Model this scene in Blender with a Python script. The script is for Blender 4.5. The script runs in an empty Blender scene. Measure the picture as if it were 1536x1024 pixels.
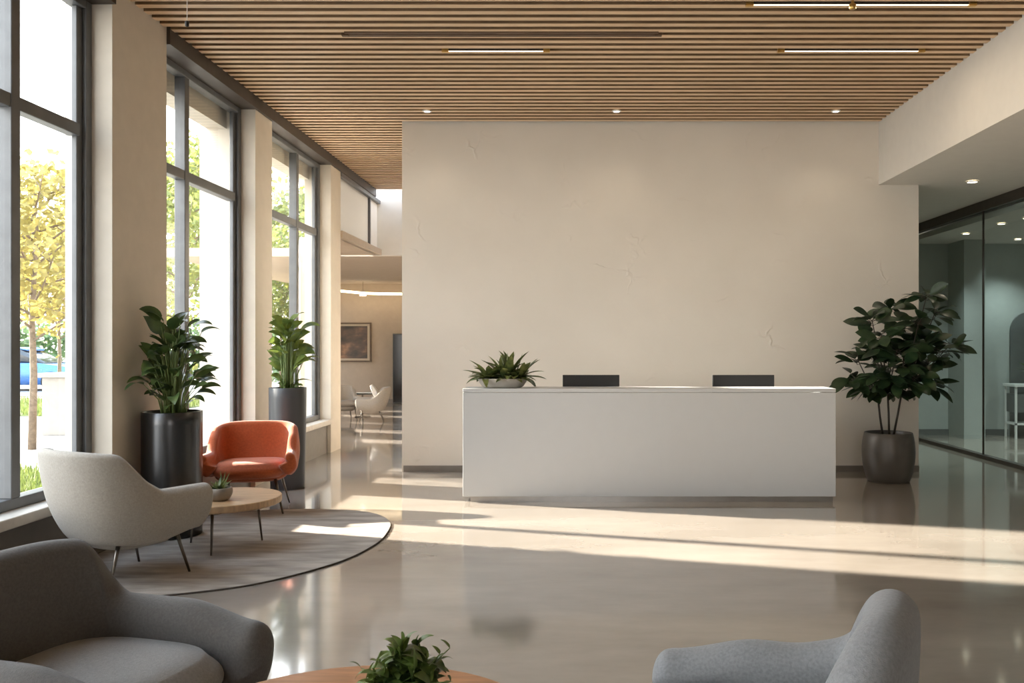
import bpy, bmesh, math, random
from mathutils import Vector, Matrix, noise as mnoise
C = bpy.context.scene.collection
PI = math.pi
random.seed(7)

# ------------------------------------------------------------------ materials
def nt(name):
    m = bpy.data.materials.new(name); m.use_nodes = True
    t = m.node_tree; b = t.nodes['Principled BSDF']
    return m, t, b

def mat(name, col, rough=0.6, metal=0.0, var=0.0, scale=8.0, bump=0.0, bscale=60.0, spec=0.5, sheen=0.0, stretch=None, detail=4.0):
    m, t, b = nt(name)
    b.inputs['Roughness'].default_value = rough
    b.inputs['Metallic'].default_value = metal
    b.inputs['Specular IOR Level'].default_value = spec
    if sheen:
        b.inputs['Sheen Weight'].default_value = sheen
        b.inputs['Sheen Roughness'].default_value = 0.5
    tc = t.nodes.new('ShaderNodeTexCoord')
    src = tc.outputs['Object']
    if stretch:
        mp = t.nodes.new('ShaderNodeMapping'); mp.inputs['Scale'].default_value = stretch
        t.links.new(src, mp.inputs['Vector']); src = mp.outputs['Vector']
    n = t.nodes.new('ShaderNodeTexNoise'); n.inputs['Scale'].default_value = scale; n.inputs['Detail'].default_value = detail
    t.links.new(src, n.inputs['Vector'])
    r = t.nodes.new('ShaderNodeValToRGB')
    lo = [max(0, c*(1-var)) for c in col]; hi = [min(1, c*(1+var)) for c in col]
    r.color_ramp.elements[0].position = 0.3; r.color_ramp.elements[1].position = 0.7
    r.color_ramp.elements[0].color = (*lo, 1); r.color_ramp.elements[1].color = (*hi, 1)
    t.links.new(n.outputs['Fac'], r.inputs['Fac']); t.links.new(r.outputs['Color'], b.inputs['Base Color'])
    if bump:
        n2 = t.nodes.new('ShaderNodeTexNoise'); n2.inputs['Scale'].default_value = bscale; n2.inputs['Detail'].default_value = 3
        t.links.new(src, n2.inputs['Vector'])
        bp = t.nodes.new('ShaderNodeBump'); bp.inputs['Strength'].default_value = bump; bp.inputs['Distance'].default_value = 0.01
        t.links.new(n2.outputs['Fac'], bp.inputs['Height']); t.links.new(bp.outputs['Normal'], b.inputs['Normal'])
    return m

def emis(name, col, s):
    m, t, b = nt(name)
    b.inputs['Base Color'].default_value = (*col, 1)
    b.inputs['Emission Color'].default_value = (*col, 1); b.inputs['Emission Strength'].default_value = s
    return m

def glass(name, tint, ior=1.45, rough=0.0):
    m = bpy.data.materials.new(name); m.use_nodes = True
    t = m.node_tree; t.nodes.clear()
    o = t.nodes.new('ShaderNodeOutputMaterial'); mx = t.nodes.new('ShaderNodeMixShader')
    tr = t.nodes.new('ShaderNodeBsdfTransparent'); gl = t.nodes.new('ShaderNodeBsdfGlossy'); fr = t.nodes.new('ShaderNodeFresnel')
    tr.inputs['Color'].default_value = (*tint, 1); gl.inputs['Roughness'].default_value = rough
    ge = t.nodes.new('ShaderNodeNewGeometry'); ma = t.nodes.new('ShaderNodeMath'); ma.operation = 'MULTIPLY_ADD'
    ma.inputs[1].default_value = 1/ior-ior; ma.inputs[2].default_value = ior      # same reflectance on both faces of a thin pane
    t.links.new(ge.outputs['Backfacing'], ma.inputs[0]); t.links.new(ma.outputs[0], fr.inputs['IOR'])
    t.links.new(fr.outputs[0], mx.inputs[0]); t.links.new(tr.outputs[0], mx.inputs[1]); t.links.new(gl.outputs[0], mx.inputs[2])
    t.links.new(mx.outputs[0], o.inputs[0])
    return m

def floor_mat():
    m, t, b = nt('polished_concrete')
    tc = t.nodes.new('ShaderNodeTexCoord')
    n = t.nodes.new('ShaderNodeTexNoise'); n.inputs['Scale'].default_value = 0.9; n.inputs['Detail'].default_value = 8; n.inputs['Roughness'].default_value = 0.62
    mp = t.nodes.new('ShaderNodeMapping'); mp.inputs['Scale'].default_value = (0.55, 1.4, 1)
    t.links.new(tc.outputs['Object'], mp.inputs[0]); t.links.new(mp.outputs[0], n.inputs['Vector'])
    r = t.nodes.new('ShaderNodeValToRGB')
    r.color_ramp.elements[0].position = 0.32; r.color_ramp.elements[1].position = 0.7
    r.color_ramp.elements[0].color = (0.26, 0.225, 0.19, 1); r.color_ramp.elements[1].color = (0.385, 0.34, 0.295, 1)
    t.links.new(n.outputs['Fac'], r.inputs[0]); t.links.new(r.outputs[0], b.inputs['Base Color'])
    n2 = t.nodes.new('ShaderNodeTexNoise'); n2.inputs['Scale'].default_value = 2.2; n2.inputs['Detail'].default_value = 6
    t.links.new(mp.outputs[0], n2.inputs['Vector'])
    mr = t.nodes.new('ShaderNodeMapRange'); mr.inputs['To Min'].default_value = 0.05; mr.inputs['To Max'].default_value = 0.15
    t.links.new(n2.outputs['Fac'], mr.inputs['Value']); t.links.new(mr.outputs[0], b.inputs['Roughness'])
    b.inputs['IOR'].default_value = 1.6
    b.inputs['Coat Weight'].default_value = 0.55; b.inputs['Coat Roughness'].default_value = 0.06
    bp = t.nodes.new('ShaderNodeBump'); bp.inputs['Strength'].default_value = 0.015; bp.inputs['Distance'].default_value = 0.01
    t.links.new(n2.outputs['Fac'], bp.inputs['Height']); t.links.new(bp.outputs['Normal'], b.inputs['Normal'])
    return m

def plaster_mat():
    # cream plaster with sparse short trowel ridges
    m, t, b = nt('textured_plaster')
    b.inputs['Roughness'].default_value = 0.75
    tc = t.nodes.new('ShaderNodeTexCoord')
    n = t.nodes.new('ShaderNodeTexNoise'); n.inputs['Scale'].default_value = 1.2; n.inputs['Detail'].default_value = 4
    t.links.new(tc.outputs['Object'], n.inputs['Vector'])
    r = t.nodes.new('ShaderNodeValToRGB')
    r.color_ramp.elements[0].position = 0.3; r.color_ramp.elements[1].position = 0.7
    r.color_ramp.elements[0].color = (0.74, 0.685, 0.61, 1); r.color_ramp.elements[1].color = (0.79, 0.735, 0.66, 1)
    t.links.new(n.outputs['Fac'], r.inputs[0]); t.links.new(r.outputs[0], b.inputs['Base Color'])
    w = t.nodes.new('ShaderNodeTexNoise'); w.inputs['Scale'].default_value = 2.5; w.inputs['Detail'].default_value = 3
    t.links.new(tc.outputs['Object'], w.inputs['Vector'])
    mx = t.nodes.new('ShaderNodeMix'); mx.data_type = 'VECTOR'; mx.inputs['Factor'].default_value = 0.35
    t.links.new(tc.outputs['Object'], mx.inputs[4]); t.links.new(w.outputs['Color'], mx.inputs[5])
    v = t.nodes.new('ShaderNodeTexVoronoi'); v.feature = 'DISTANCE_TO_EDGE'; v.inputs['Scale'].default_value = 2.3
    t.links.new(mx.outputs[1], v.inputs['Vector'])
    rr = t.nodes.new('ShaderNodeValToRGB'); rr.color_ramp.elements[0].color = (1, 1, 1, 1); rr.color_ramp.elements[1].color = (0, 0, 0, 1)
    rr.color_ramp.elements[0].position = 0.0; rr.color_ramp.elements[1].position = 0.034
    t.links.new(v.outputs['Distance'], rr.inputs[0])
    k = t.nodes.new('ShaderNodeTexNoise'); k.inputs['Scale'].default_value = 1.9; k.inputs['Detail'].default_value = 5
    t.links.new(tc.outputs['Object'], k.inputs['Vector'])
    kr = t.nodes.new('ShaderNodeValToRGB'); kr.color_ramp.elements[0].position = 0.58; kr.color_ramp.elements[1].position = 0.72
    t.links.new(k.outputs['Fac'], kr.inputs[0])
    mu = t.nodes.new('ShaderNodeMath'); mu.operation = 'MULTIPLY'
    t.links.new(rr.outputs[0], mu.inputs[0]); t.links.new(kr.outputs[0], mu.inputs[1])
    f = t.nodes.new('ShaderNodeTexNoise'); f.inputs['Scale'].default_value = 14; f.inputs['Detail'].default_value = 4
    t.links.new(tc.outputs['Object'], f.inputs['Vector'])
    ad = t.nodes.new('ShaderNodeMath'); ad.operation = 'MULTIPLY_ADD'; ad.inputs[1].default_value = 0.10
    t.links.new(f.outputs['Fac'], ad.inputs[0]); t.links.new(mu.outputs[0], ad.inputs[2])
    bp = t.nodes.new('ShaderNodeBump'); bp.inputs['Strength'].default_value = 0.6; bp.inputs['Distance'].default_value = 0.014
    t.links.new(ad.outputs[0], bp.inputs['Height']); t.links.new(bp.outputs['Normal'], b.inputs['Normal'])
    return m

def leaf_mat(name, c1, c2, rough=0.4, trans=0.0):
    m, t, b = nt(name)
    b.inputs['Roughness'].default_value = rough
    tc = t.nodes.new('ShaderNodeTexCoord')
    n = t.nodes.new('ShaderNodeTexNoise'); n.inputs['Scale'].default_value = 9; n.inputs['Detail'].default_value = 2
    t.links.new(tc.outputs['Object'], n.inputs['Vector'])
    r = t.nodes.new('ShaderNodeValToRGB'); r.color_ramp.elements[0].position = 0.35; r.color_ramp.elements[1].position = 0.68
    r.color_ramp.elements[0].color = (*c1, 1); r.color_ramp.elements[1].color = (*c2, 1)
    t.links.new(n.outputs['Fac'], r.inputs[0]); t.links.new(r.outputs[0], b.inputs['Base Color'])
    if trans:
        tl = t.nodes.new('ShaderNodeBsdfTranslucent'); mx = t.nodes.new('ShaderNodeMixShader'); mx.inputs[0].default_value = trans
        hs = t.nodes.new('ShaderNodeHueSaturation'); hs.inputs['Value'].default_value = 1.6
        t.links.new(r.outputs[0], hs.inputs['Color']); t.links.new(hs.outputs[0], tl.inputs['Color'])
        o = t.nodes['Material Output']
        t.links.new(b.outputs[0], mx.inputs[1]); t.links.new(tl.outputs[0], mx.inputs[2]); t.links.new(mx.outputs[0], o.inputs[0])
    return m

def painting_mat():
    m, t, b = nt('abstract_painting')
    b.inputs['Roughness'].default_value = 0.35
    tc = t.nodes.new('ShaderNodeTexCoord')
    mp = t.nodes.new('ShaderNodeMapping'); mp.inputs['Scale'].default_value = (1.6, 1, 2.6)
    n = t.nodes.new('ShaderNodeTexNoise'); n.inputs['Scale'].default_value = 1.4; n.inputs['Detail'].default_value = 5
    t.links.new(tc.outputs['Object'], mp.inputs[0]); t.links.new(mp.outputs[0], n.inputs['Vector'])
    r = t.nodes.new('ShaderNodeValToRGB'); e = r.color_ramp.elements
    e[0].position = 0.35; e[0].color = (0.02, 0.017, 0.015, 1); e[1].position = 0.75; e[1].color = (0.42, 0.22, 0.12, 1)
    x = e.new(0.55); x.color = (0.10, 0.06, 0.04, 1)
    t.links.new(n.outputs['Fac'], r.inputs[0]); t.links.new(r.outputs[0], b.inputs['Base Color'])
    return m

M = {}
M['floor'] = floor_mat()
M['plaster'] = plaster_mat()
M['paint'] = mat('cream_paint', (0.66, 0.60, 0.52), 0.75, var=0.03, bump=0.05, bscale=40)
M['pierpaint'] = mat('pier_plaster', (0.64, 0.57, 0.48), 0.75, var=0.03, bump=0.05, bscale=40)
M['white_paint'] = mat('white_paint', (0.72, 0.69, 0.64), 0.7, var=0.02)
M['stone'] = mat('sill_stone', (0.55, 0.49, 0.42), 0.45, var=0.08, scale=14)
M['plinth'] = mat('plinth_stone', (0.15, 0.128, 0.108), 0.5, var=0.08, scale=10)
M['wood_slat'] = mat('oak_slat', (0.66, 0.475, 0.30), 0.5, var=0.12, scale=3.0, stretch=(0.5, 14, 6))
M['slat_side'] = mat('shaded_slat_flank', (0.27, 0.165, 0.085), 0.6, var=0.15)
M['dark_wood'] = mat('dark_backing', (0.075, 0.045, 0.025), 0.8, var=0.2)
M['slot'] = mat('brown_slot', (0.10, 0.055, 0.028), 0.6, var=0.15)
M['header'] = mat('bronze_header', (0.055, 0.043, 0.034), 0.5, var=0.15)
M['frame'] = mat('grey_window_frame', (0.13, 0.132, 0.135), 0.4, metal=0.2, var=0.1)
M['gasket'] = mat('black_gasket', (0.02, 0.02, 0.02), 0.5)
M['glass'] = glass('window_glass', (0.95, 0.97, 0.96))
M['office_glass'] = glass('office_glass', (0.72, 0.80, 0.79), ior=1.6)
M['base_metal'] = mat('grey_baseboard', (0.24, 0.215, 0.19), 0.4, metal=0.2, var=0.06)
M['desk'] = mat('white_solid_surface', (0.50, 0.51, 0.52), 0.35, var=0.01)
M['kick'] = mat('brushed_kick', (0.38, 0.36, 0.34), 0.3, metal=0.7, var=0.06)
M['black'] = mat('black_plastic', (0.010, 0.009, 0.009), 0.45, var=0.1)
M['screen'] = mat('dark_screen', (0.01, 0.01, 0.012), 0.15)
M['steel'] = mat('bronze_steel_leg', (0.20, 0.175, 0.15), 0.3, metal=0.9, var=0.1)
M['chair_beige'] = mat('beige_wool', (0.37, 0.33, 0.28), 0.9, var=0.10, scale=90, bump=0.25, bscale=260, sheen=0.25, spec=0.2)
M['chair_grey'] = mat('grey_wool', (0.115, 0.105, 0.097), 0.92, var=0.14, scale=110, bump=0.3, bscale=300, sheen=0.25, spec=0.2)
M['chair_seat'] = mat('grey_seat_wool', (0.27, 0.255, 0.24), 0.92, var=0.12, scale=110, bump=0.3, bscale=300, sheen=0.25, spec=0.2)
M['chair_blue'] = mat('blue_grey_wool', (0.235, 0.24, 0.25), 0.92, var=0.14, scale=110, bump=0.3, bscale=300, sheen=0.25, spec=0.2)
M['chair_orange'] = mat('rust_orange_wool', (0.40, 0.088, 0.027), 0.85, var=0.12, scale=60, bump=0.2, bscale=220, sheen=0.3, spec=0.2)
M['chair_cream'] = mat('cream_wool', (0.40, 0.36, 0.31), 0.9, var=0.08, scale=60)
M['table_wood'] = mat('oak_table', (0.44, 0.28, 0.15), 0.38, var=0.2, scale=3, stretch=(2.0, 22, 4))
M['table_wood_red'] = mat('walnut_table', (0.40, 0.185, 0.085), 0.35, var=0.22, scale=3, stretch=(2.0, 22, 4))
M['rug'] = mat('beige_rug', (0.40, 0.35, 0.305), 0.98, var=0.30, scale=3.2, stretch=(0.8, 3.2, 1), bump=0.6, bscale=120, spec=0.1, detail=9)
M['rug_edge'] = mat('rug_binding', (0.075, 0.06, 0.05), 0.9, var=0.2, scale=60)
M['pot_black'] = mat('black_metal_pot', (0.075, 0.075, 0.077), 0.27, metal=0.85, var=0.12, scale=2)
M['pot_dark'] = mat('charcoal_pot', (0.045, 0.048, 0.052), 0.45, var=0.12, scale=3)
M['pot_grey'] = mat('grey_ceramic_pot', (0.115, 0.105, 0.096), 0.38, metal=0.2, var=0.15, scale=4)
M['pot_stone'] = mat('stone_bowl', (0.46, 0.42, 0.37), 0.6, var=0.08, scale=20)
M['pot_taupe'] = mat('taupe_bowl', (0.25, 0.21, 0.17), 0.5, var=0.12, scale=20)
M['soil'] = mat('soil', (0.05, 0.035, 0.025), 0.95, var=0.4, scale=40, bump=0.8, bscale=60)
M['leaf_lily'] = leaf_mat('lily_leaf', (0.030, 0.058, 0.018), (0.085, 0.125, 0.034), 0.38, 0.18)
M['leaf_bright'] = leaf_mat('bright_leaf', (0.05, 0.085, 0.020), (0.18, 0.225, 0.045), 0.4, 0.2)
M['leaf_dark'] = leaf_mat('rubber_leaf', (0.012, 0.030, 0.013), (0.035, 0.065, 0.025), 0.34, 0.05)
M['leaf_bowl'] = leaf_mat('bowl_leaf', (0.055, 0.085, 0.028), (0.23, 0.25, 0.08), 0.42, 0.15)
M['leaf_front'] = leaf_mat('basil_leaf', (0.045, 0.085, 0.02), (0.17, 0.225, 0.05), 0.4, 0.15)
M['stem'] = mat('green_stem', (0.16, 0.22, 0.07), 0.5, var=0.2)
M['stem_dark'] = mat('brown_stem', (0.05, 0.04, 0.03), 0.6, var=0.2)
M['autumn'] = leaf_mat('autumn_leaf', (0.17, 0.14, 0.035), (0.30, 0.25, 0.07), 0.6, 0.35)
M['autumn_green'] = leaf_mat('yellow_green_leaf', (0.10, 0.13, 0.03), (0.22, 0.23, 0.06), 0.6, 0.35)
M['hedge'] = leaf_mat('hedge_leaf', (0.05, 0.10, 0.04), (0.13, 0.19, 0.07), 0.6, 0.2)
M['bark'] = mat('grey_bark', (0.16, 0.12, 0.085), 0.9, var=0.25, scale=20, bump=0.5, bscale=40)
M['grass'] = leaf_mat('grass_blade', (0.09, 0.13, 0.03), (0.19, 0.22, 0.06), 0.7, 0.2)
M['paving'] = mat('pale_paving', (0.36, 0.345, 0.32), 0.8, var=0.08, scale=2)
M['asphalt'] = mat('asphalt', (0.16, 0.16, 0.165), 0.85, var=0.12, scale=5)
M['concrete'] = mat('pale_concrete', (0.30, 0.28, 0.255), 0.8, var=0.06, scale=5)
M['blocker'] = mat('blocker_render', (0.45, 0.42, 0.38), 0.8, var=0.05, scale=3)
M['car_paint'] = mat('blue_car_paint', (0.06, 0.16, 0.42), 0.25, metal=0.3, var=0.05)
M['car_glass'] = mat('car_glass', (0.03, 0.035, 0.04), 0.08)
M['tyre'] = mat('tyre_rubber', (0.02, 0.02, 0.02), 0.8)
M['lamp_on'] = emis('warm_lamp', (1.0, 0.82, 0.60), 1.6)
M['spot_on'] = emis('downlight_lens', (1.0, 0.88, 0.68), 7.0)
M['cove_on'] = emis('cove_strip', (1.0, 0.80, 0.52), 4.0)
M['brass'] = mat('brass', (0.62, 0.40, 0.13), 0.3, metal=0.9)
M['office_wall'] = mat('office_grey_green', (0.40, 0.435, 0.42), 0.7, var=0.03)
M['office_dark'] = mat('office_dark_panel', (0.10, 0.11, 0.11), 0.6, var=0.1)
M['painting'] = painting_mat()
M['lounge_paint'] = mat('tan_lounge_paint', (0.44, 0.365, 0.29), 0.8, var=0.03)
M['art_frame'] = mat('art_frame_wood', (0.12, 0.08, 0.05), 0.5, var=0.15)
M['art_mat'] = mat('art_passepartout', (0.50, 0.42, 0.32), 0.8)
M['white_gloss'] = mat('white_lacquer', (0.75, 0.76, 0.75), 0.3, var=0.01)
M['frost'] = None
def frosted():
    m = bpy.data.materials.new('frosted_glass'); m.use_nodes = True
    t = m.node_tree; t.nodes.clear()
    o = t.nodes.new('ShaderNodeOutputMaterial'); mx = t.nodes.new('ShaderNodeMixShader')
    a = t.nodes.new('ShaderNodeBsdfTranslucent'); d = t.nodes.new('ShaderNodeBsdfDiffuse')
    n = t.nodes.new('ShaderNodeTexNoise'); n.inputs['Scale'].default_value = 30
    a.inputs['Color'].default_value = (0.30, 0.29, 0.275, 1); d.inputs['Color'].default_value = (0.6, 0.58, 0.55, 1)
    mr = t.nodes.new('ShaderNodeMapRange'); mr.inputs['To Min'].default_value = 0.45; mr.inputs['To Max'].default_value = 0.55
    t.links.new(n.outputs['Fac'], mr.inputs['Value']); t.links.new(mr.outputs[0], mx.inputs[0])
    t.links.new(a.outputs[0], mx.inputs[1]); t.links.new(d.outputs[0], mx.inputs[2]); t.links.new(mx.outputs[0], o.inputs[0])
    return m
M['frost'] = frosted()

# ------------------------------------------------------------------ helpers
def obj(name, bm, m, parent=None, smooth=False, loc=None):
    me = bpy.data.meshes.new(name)
    bmesh.ops.recalc_face_normals(bm, faces=bm.faces)
    bm.to_mesh(me); bm.free()
    if smooth:
        for p in me.polygons: p.use_smooth = True
    me.materials.append(m)
    o = bpy.data.objects.new(name, me); C.objects.link(o)
    if parent: o.parent = parent
    if loc: o.location = loc
    return o

def soft(o, width=0.004, seg=2):
    b = o.modifiers.new('bevel', 'BEVEL'); b.width = width; b.segments = seg; b.limit_method = 'ANGLE'; b.angle_limit = 0.6
    return o

def tag(o, label, cat, group=None, kind=None):
    if label: o['label'] = label
    if cat: o['category'] = cat
    if group: o['group'] = group
    if kind: o['kind'] = kind
    return o

def thing(name, label, cat, loc=(0, 0, 0), rz=0.0, group=None):
    o = bpy.data.objects.new(name, None); C.objects.link(o)
    o.empty_display_size = 0.1
    o.location = loc; o.rotation_euler = (0, 0, rz)
    return tag(o, label, cat, group)

def box(bm, x0, x1, y0, y1, z0, z1, mtx=None):
    vs = [bm.verts.new((x, y, z)) for x in (x0, x1) for y in (y0, y1) for z in (z0, z1)]
    if mtx:
        for v in vs: v.co = mtx @ v.co
    for f in ((0, 1, 3, 2), (4, 6, 7, 5), (0, 4, 5, 1), (2, 3, 7, 6), (0, 2, 6, 4), (1, 5, 7, 3)):
        bm.faces.new([vs[i] for i in f])

def B(*args, mtx=None):
    bm = bmesh.new(); box(bm, *args, mtx=mtx); return bm

def struct(name, bm, m, parent=None, smooth=False):
    o = obj(name, bm, m, parent, smooth)
    if not parent: o['kind'] = 'structure'
    return o

def lathe(bm, prof, n=48, cx=0, cy=0, sx=1.0, sy=1.0, cap=True):
    rings = []
    for r, z in prof:
        rings.append([bm.verts.new((cx+sx*r*math.cos(2*PI*i/n), cy+sy*r*math.sin(2*PI*i/n), z)) for i in range(n)])
    for a, b in zip(rings, rings[1:]):
        for i in range(n):
            bm.faces.new((a[i], a[(i+1) % n], b[(i+1) % n], b[i]))
    if cap:
        bm.faces.new(list(reversed(rings[0]))); bm.faces.new(rings[-1])
    return bm

def tube(bm, pts, radii, n=8):
    pts = [Vector(p) for p in pts]
    if not hasattr(radii, '__len__'): radii = [radii]*len(pts)
    rings = []; up = Vector((0, 0, 1)); prev = None
    for i, p in enumerate(pts):
        d = (pts[min(i+1, len(pts)-1)]-pts[max(i-1, 0)]).normalized()
        a = d.orthogonal() if prev is None else (prev - d*prev.dot(d))
        if a.length < 1e-6: a = d.orthogonal()
        a.normalize(); prev = a; b = d.cross(a)
        rings.append([bm.verts.new(p+radii[i]*(a*math.cos(2*PI*k/n)+b*math.sin(2*PI*k/n))) for k in range(n)])
    for r, q in zip(rings, rings[1:]):
        for k in range(n): bm.faces.new((r[k], r[(k+1) % n], q[(k+1) % n], q[k]))
    bm.faces.new(list(reversed(rings[0]))); bm.faces.new(rings[-1])
    return bm

def leaf(bm, p, d, up, L, W, droop=0.3, fold=0.18, n=7, shape=1.0):
    """a blade: starts at p along d, bends towards -z, folded on its midrib"""
    d = Vector(d).normalized(); up = Vector(up)
    s = d.cross(up)
    if s.length < 1e-4: s = d.orthogonal()
    s.normalize(); p = Vector(p).copy()
    prev = None
    for i in range(n+1):
        t = i/n
        w = W*0.5*math.sin(PI*min(1, t**(0.75*shape)*0.97+0.03))**0.85 if 0 < t < 1 else 0.0006
        nrm = s.cross(d).normalized()
        row = [bm.verts.new(p+s*w+nrm*w*fold), bm.verts.new(p), bm.verts.new(p-s*w+nrm*w*fold)]
        if prev:
            bm.faces.new((prev[0], row[0], row[1], prev[1])); bm.faces.new((prev[1], row[1], row[2], prev[2]))
        prev = row
        p = p + d*(L/n)
        d = (d + Vector((0, 0, -droop/n))).normalized()
        s = (s - d*s.dot(d)).normalized()

def rv(a, b): return random.uniform(a, b)
EYE = 1.53; F = 1300.0; CX = 863.0; CY = 516.0
def ray(px, py, d): return Vector(((px-CX)/F*d, d, EYE+(CY-py)/F*d))   # a measured point of the photo at a distance d

# ------------------------------------------------------------------ camera, render look
cam_d = bpy.data.cameras.new('camera'); cam = bpy.data.objects.new('camera', cam_d); C.objects.link(cam)
cam.location = (0, 0, EYE); cam.rotation_euler = (PI/2, 0, 0)
cam_d.sensor_width = 36; cam_d.lens = 36*F/1536
cam_d.shift_x = -(CX-768)/1536; cam_d.shift_y = (CY-512)/1536
cam_d.clip_start = 0.05; cam_d.clip_end = 300
sc = bpy.context.scene; sc.camera = cam
sc.view_settings.view_transform = 'Standard'; sc.view_settings.look = 'None'
sc.view_settings.gamma = 1; sc.view_settings.use_curve_mapping = False
sc.view_settings.exposure = 0.4
sc.cycles.max_bounces = 10; sc.cycles.diffuse_bounces = 6; sc.cycles.glossy_bounces = 4; sc.cycles.transparent_max_bounces = 24
sc.cycles.sample_clamp_indirect = 6
sc.cycles.caustics_reflective = False; sc.cycles.caustics_refractive = False

# ------------------------------------------------------------------ shell
YB = -5.0          # glazed front behind the camera
WX = -3.65         # window plane
ZC = 4.19          # underside of the slats
YW = 10.4          # feature wall
struct('floor', B(-3.72, 11, YB-0.3, 23, -0.12, 0), M['floor'])

# slatted ceiling: one surface of slats
bm = bmesh.new()
y = YB
while y < 14.85:
    x1 = 3.64 if y < YW+0.05 else -1.95
    box(bm, -3.46, x1, y, y+0.070, ZC, ZC+0.085)
    y += 0.134
ce = struct('ceiling', bm, M['wood_slat'])
ce.data.materials.append(M['slat_side'])          # shade of the gaps is put into the flanks' colour
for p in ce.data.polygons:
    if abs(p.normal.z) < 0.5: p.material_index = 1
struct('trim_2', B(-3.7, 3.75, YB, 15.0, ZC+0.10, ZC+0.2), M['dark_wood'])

# header above the windows
struct('trim_1', B(-3.75, -3.42, 7.315, 14.9, 4.06, ZC+0.12), M['header'])
struct('trim_6', B(-3.75, -3.42, YB, 6.456, 4.06, ZC+0.12), M['header'])

# piers
piers = [(4.08-0.5, 4.08, -3.45), (6.456, 7.315, -3.45), (9.343, 9.857, -3.45), (12.23, 12.74, -3.45), (0.7, 1.2, -3.45), (-2.2, -1.7, -3.45)]
for i, (a, b, xi) in enumerate(piers):
    top = ZC+0.1 if i == 1 else 4.06
    o = struct('pillar', B((-3.97, -3.80, -4.05, -3.82, -3.97, -3.97)[i], xi, a, b, 0, top), M['pierpaint'])
    o['label'] = ['cream pier left of the frame', 'broad cream pier behind the tall black planter', 'cream pier behind the charcoal planter', 'farthest cream pier beside the lounge', 'cream pier', 'cream pier'][i]

# lintel outside and spandrel under windows
struct('wall_left', B(-3.97, -3.60, YB, 12.74, 0, 0.40), M['plinth'])
struct('trim_3', B(-3.97, -3.76, 7.315, 12.74, 3.85, 4.5), M['pierpaint'])

def window(n, y0, y1, mull):
    """a two-by-two window: frame, mullion, transom, panes, stone sill"""
    z0, z1, zt = 0.47, 4.06, 3.09
    t = thing('window_%d' % n, None, None); t['kind'] = 'structure'
    bm = bmesh.new()
    xa, xb = WX-0.05, WX+0.05
    w = 0.075
    box(bm, xa, xb, y0, y0+w, z0, z1); box(bm, xa, xb, y1-w, y1, z0, z1)
    box(bm, xa, xb, y0+w, y1-w, z0, z0+0.07); box(bm, xa, xb, y0+w, y1-w, z1-0.06, z1)
    # inner stepped profile
    box(bm, xa+0.03, xb-0.03, y1-w-0.07, y1-w, z0+0.07, z1-0.06)
    box(bm, xa+0.03, xb-0.03, y0+w, y0+w+0.03, z0+0.07, z1-0.06)
    soft(obj('window_frame', bm, M['frame'], t), 0.006)
    bm = bmesh.new(); box(bm, xa, xb, mull-0.045, mull+0.045, z0+0.07, z1-0.06)
    soft(obj('mullion', bm, M['frame'], t), 0.006)
    bm = bmesh.new(); box(bm, xa+0.005, xb-0.005, y0+w+0.03, mull-0.045, zt-0.045, zt+0.045); box(bm, xa+0.005, xb-0.005, mull+0.045, y1-w-0.07, zt-0.045, zt+0.045)
    soft(obj('transom', bm, M['frame'], t), 0.006)
    for a, b in ((y0+w, mull-0.05), (mull+0.05, y1-w)):
        for c, d in ((z0+0.06, zt-0.04), (zt+0.04, z1-0.05)):
            bm = bmesh.new()
            vs = [bm.verts.new((WX, a, c)), bm.verts.new((WX, b, c)), bm.verts.new((WX, b, d)), bm.verts.new((WX, a, d))]
            bm.faces.new(vs)
            obj('window_pane', bm, M['glass'], t)
    soft(obj('window_sill', B(-3.97, -3.44, y0, y1, 0.40, 0.47), M['stone'], t), 0.008)
    obj('sill_apron', B(-3.60, -3.50, y0, y1, 0, 0.40), M['plinth'], t)
window(1, 4.08, 6.456, 5.58)
window(2, 7.315, 9.343, 8.04)
window(3, 9.857, 12.23, 11.24)
window(4, 1.2, 3.58, 2.4)
window(5, -1.7, 0.7, -0.5)
struct('wall_left.001', B(-3.97, -3.60, YB, -2.2, 0, 4.3), M['paint'])

# feature wall
struct('wall_back', B(-2.08, 4.12, YW, YW+0.32, 0, ZC+0.1), M['plaster'])
struct('baseboard_back', B(-2.06, 4.12, YW-0.018, YW, 0.0, 0.075), M['base_metal'])
struct('wall_right', B(-2.08, -1.90, YW+0.32, 22.7, 0, ZC+0.1), M['paint'])

# right side: bulkhead, lower ceiling, glazed office
struct('trim_4', B(3.64, 3.80, YB, YW, 3.44, ZC+0.2), M['white_paint'])
struct('ceiling_right', B(3.80, 11, YB, 16, 3.44, 3.56), M['white_paint'])
struct('ceiling_office', B(5.56, 11, YB, 16, 3.22, 3.30), M['white_paint'])
struct('trim_5', B(4.12, 5.56, 14.6, 14.8, 0, 3.44), M['paint'])
struct('wall_corridor', B(3.9, 4.12, YW+0.32, 14.8, 0, 3.44), M['paint'])

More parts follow.
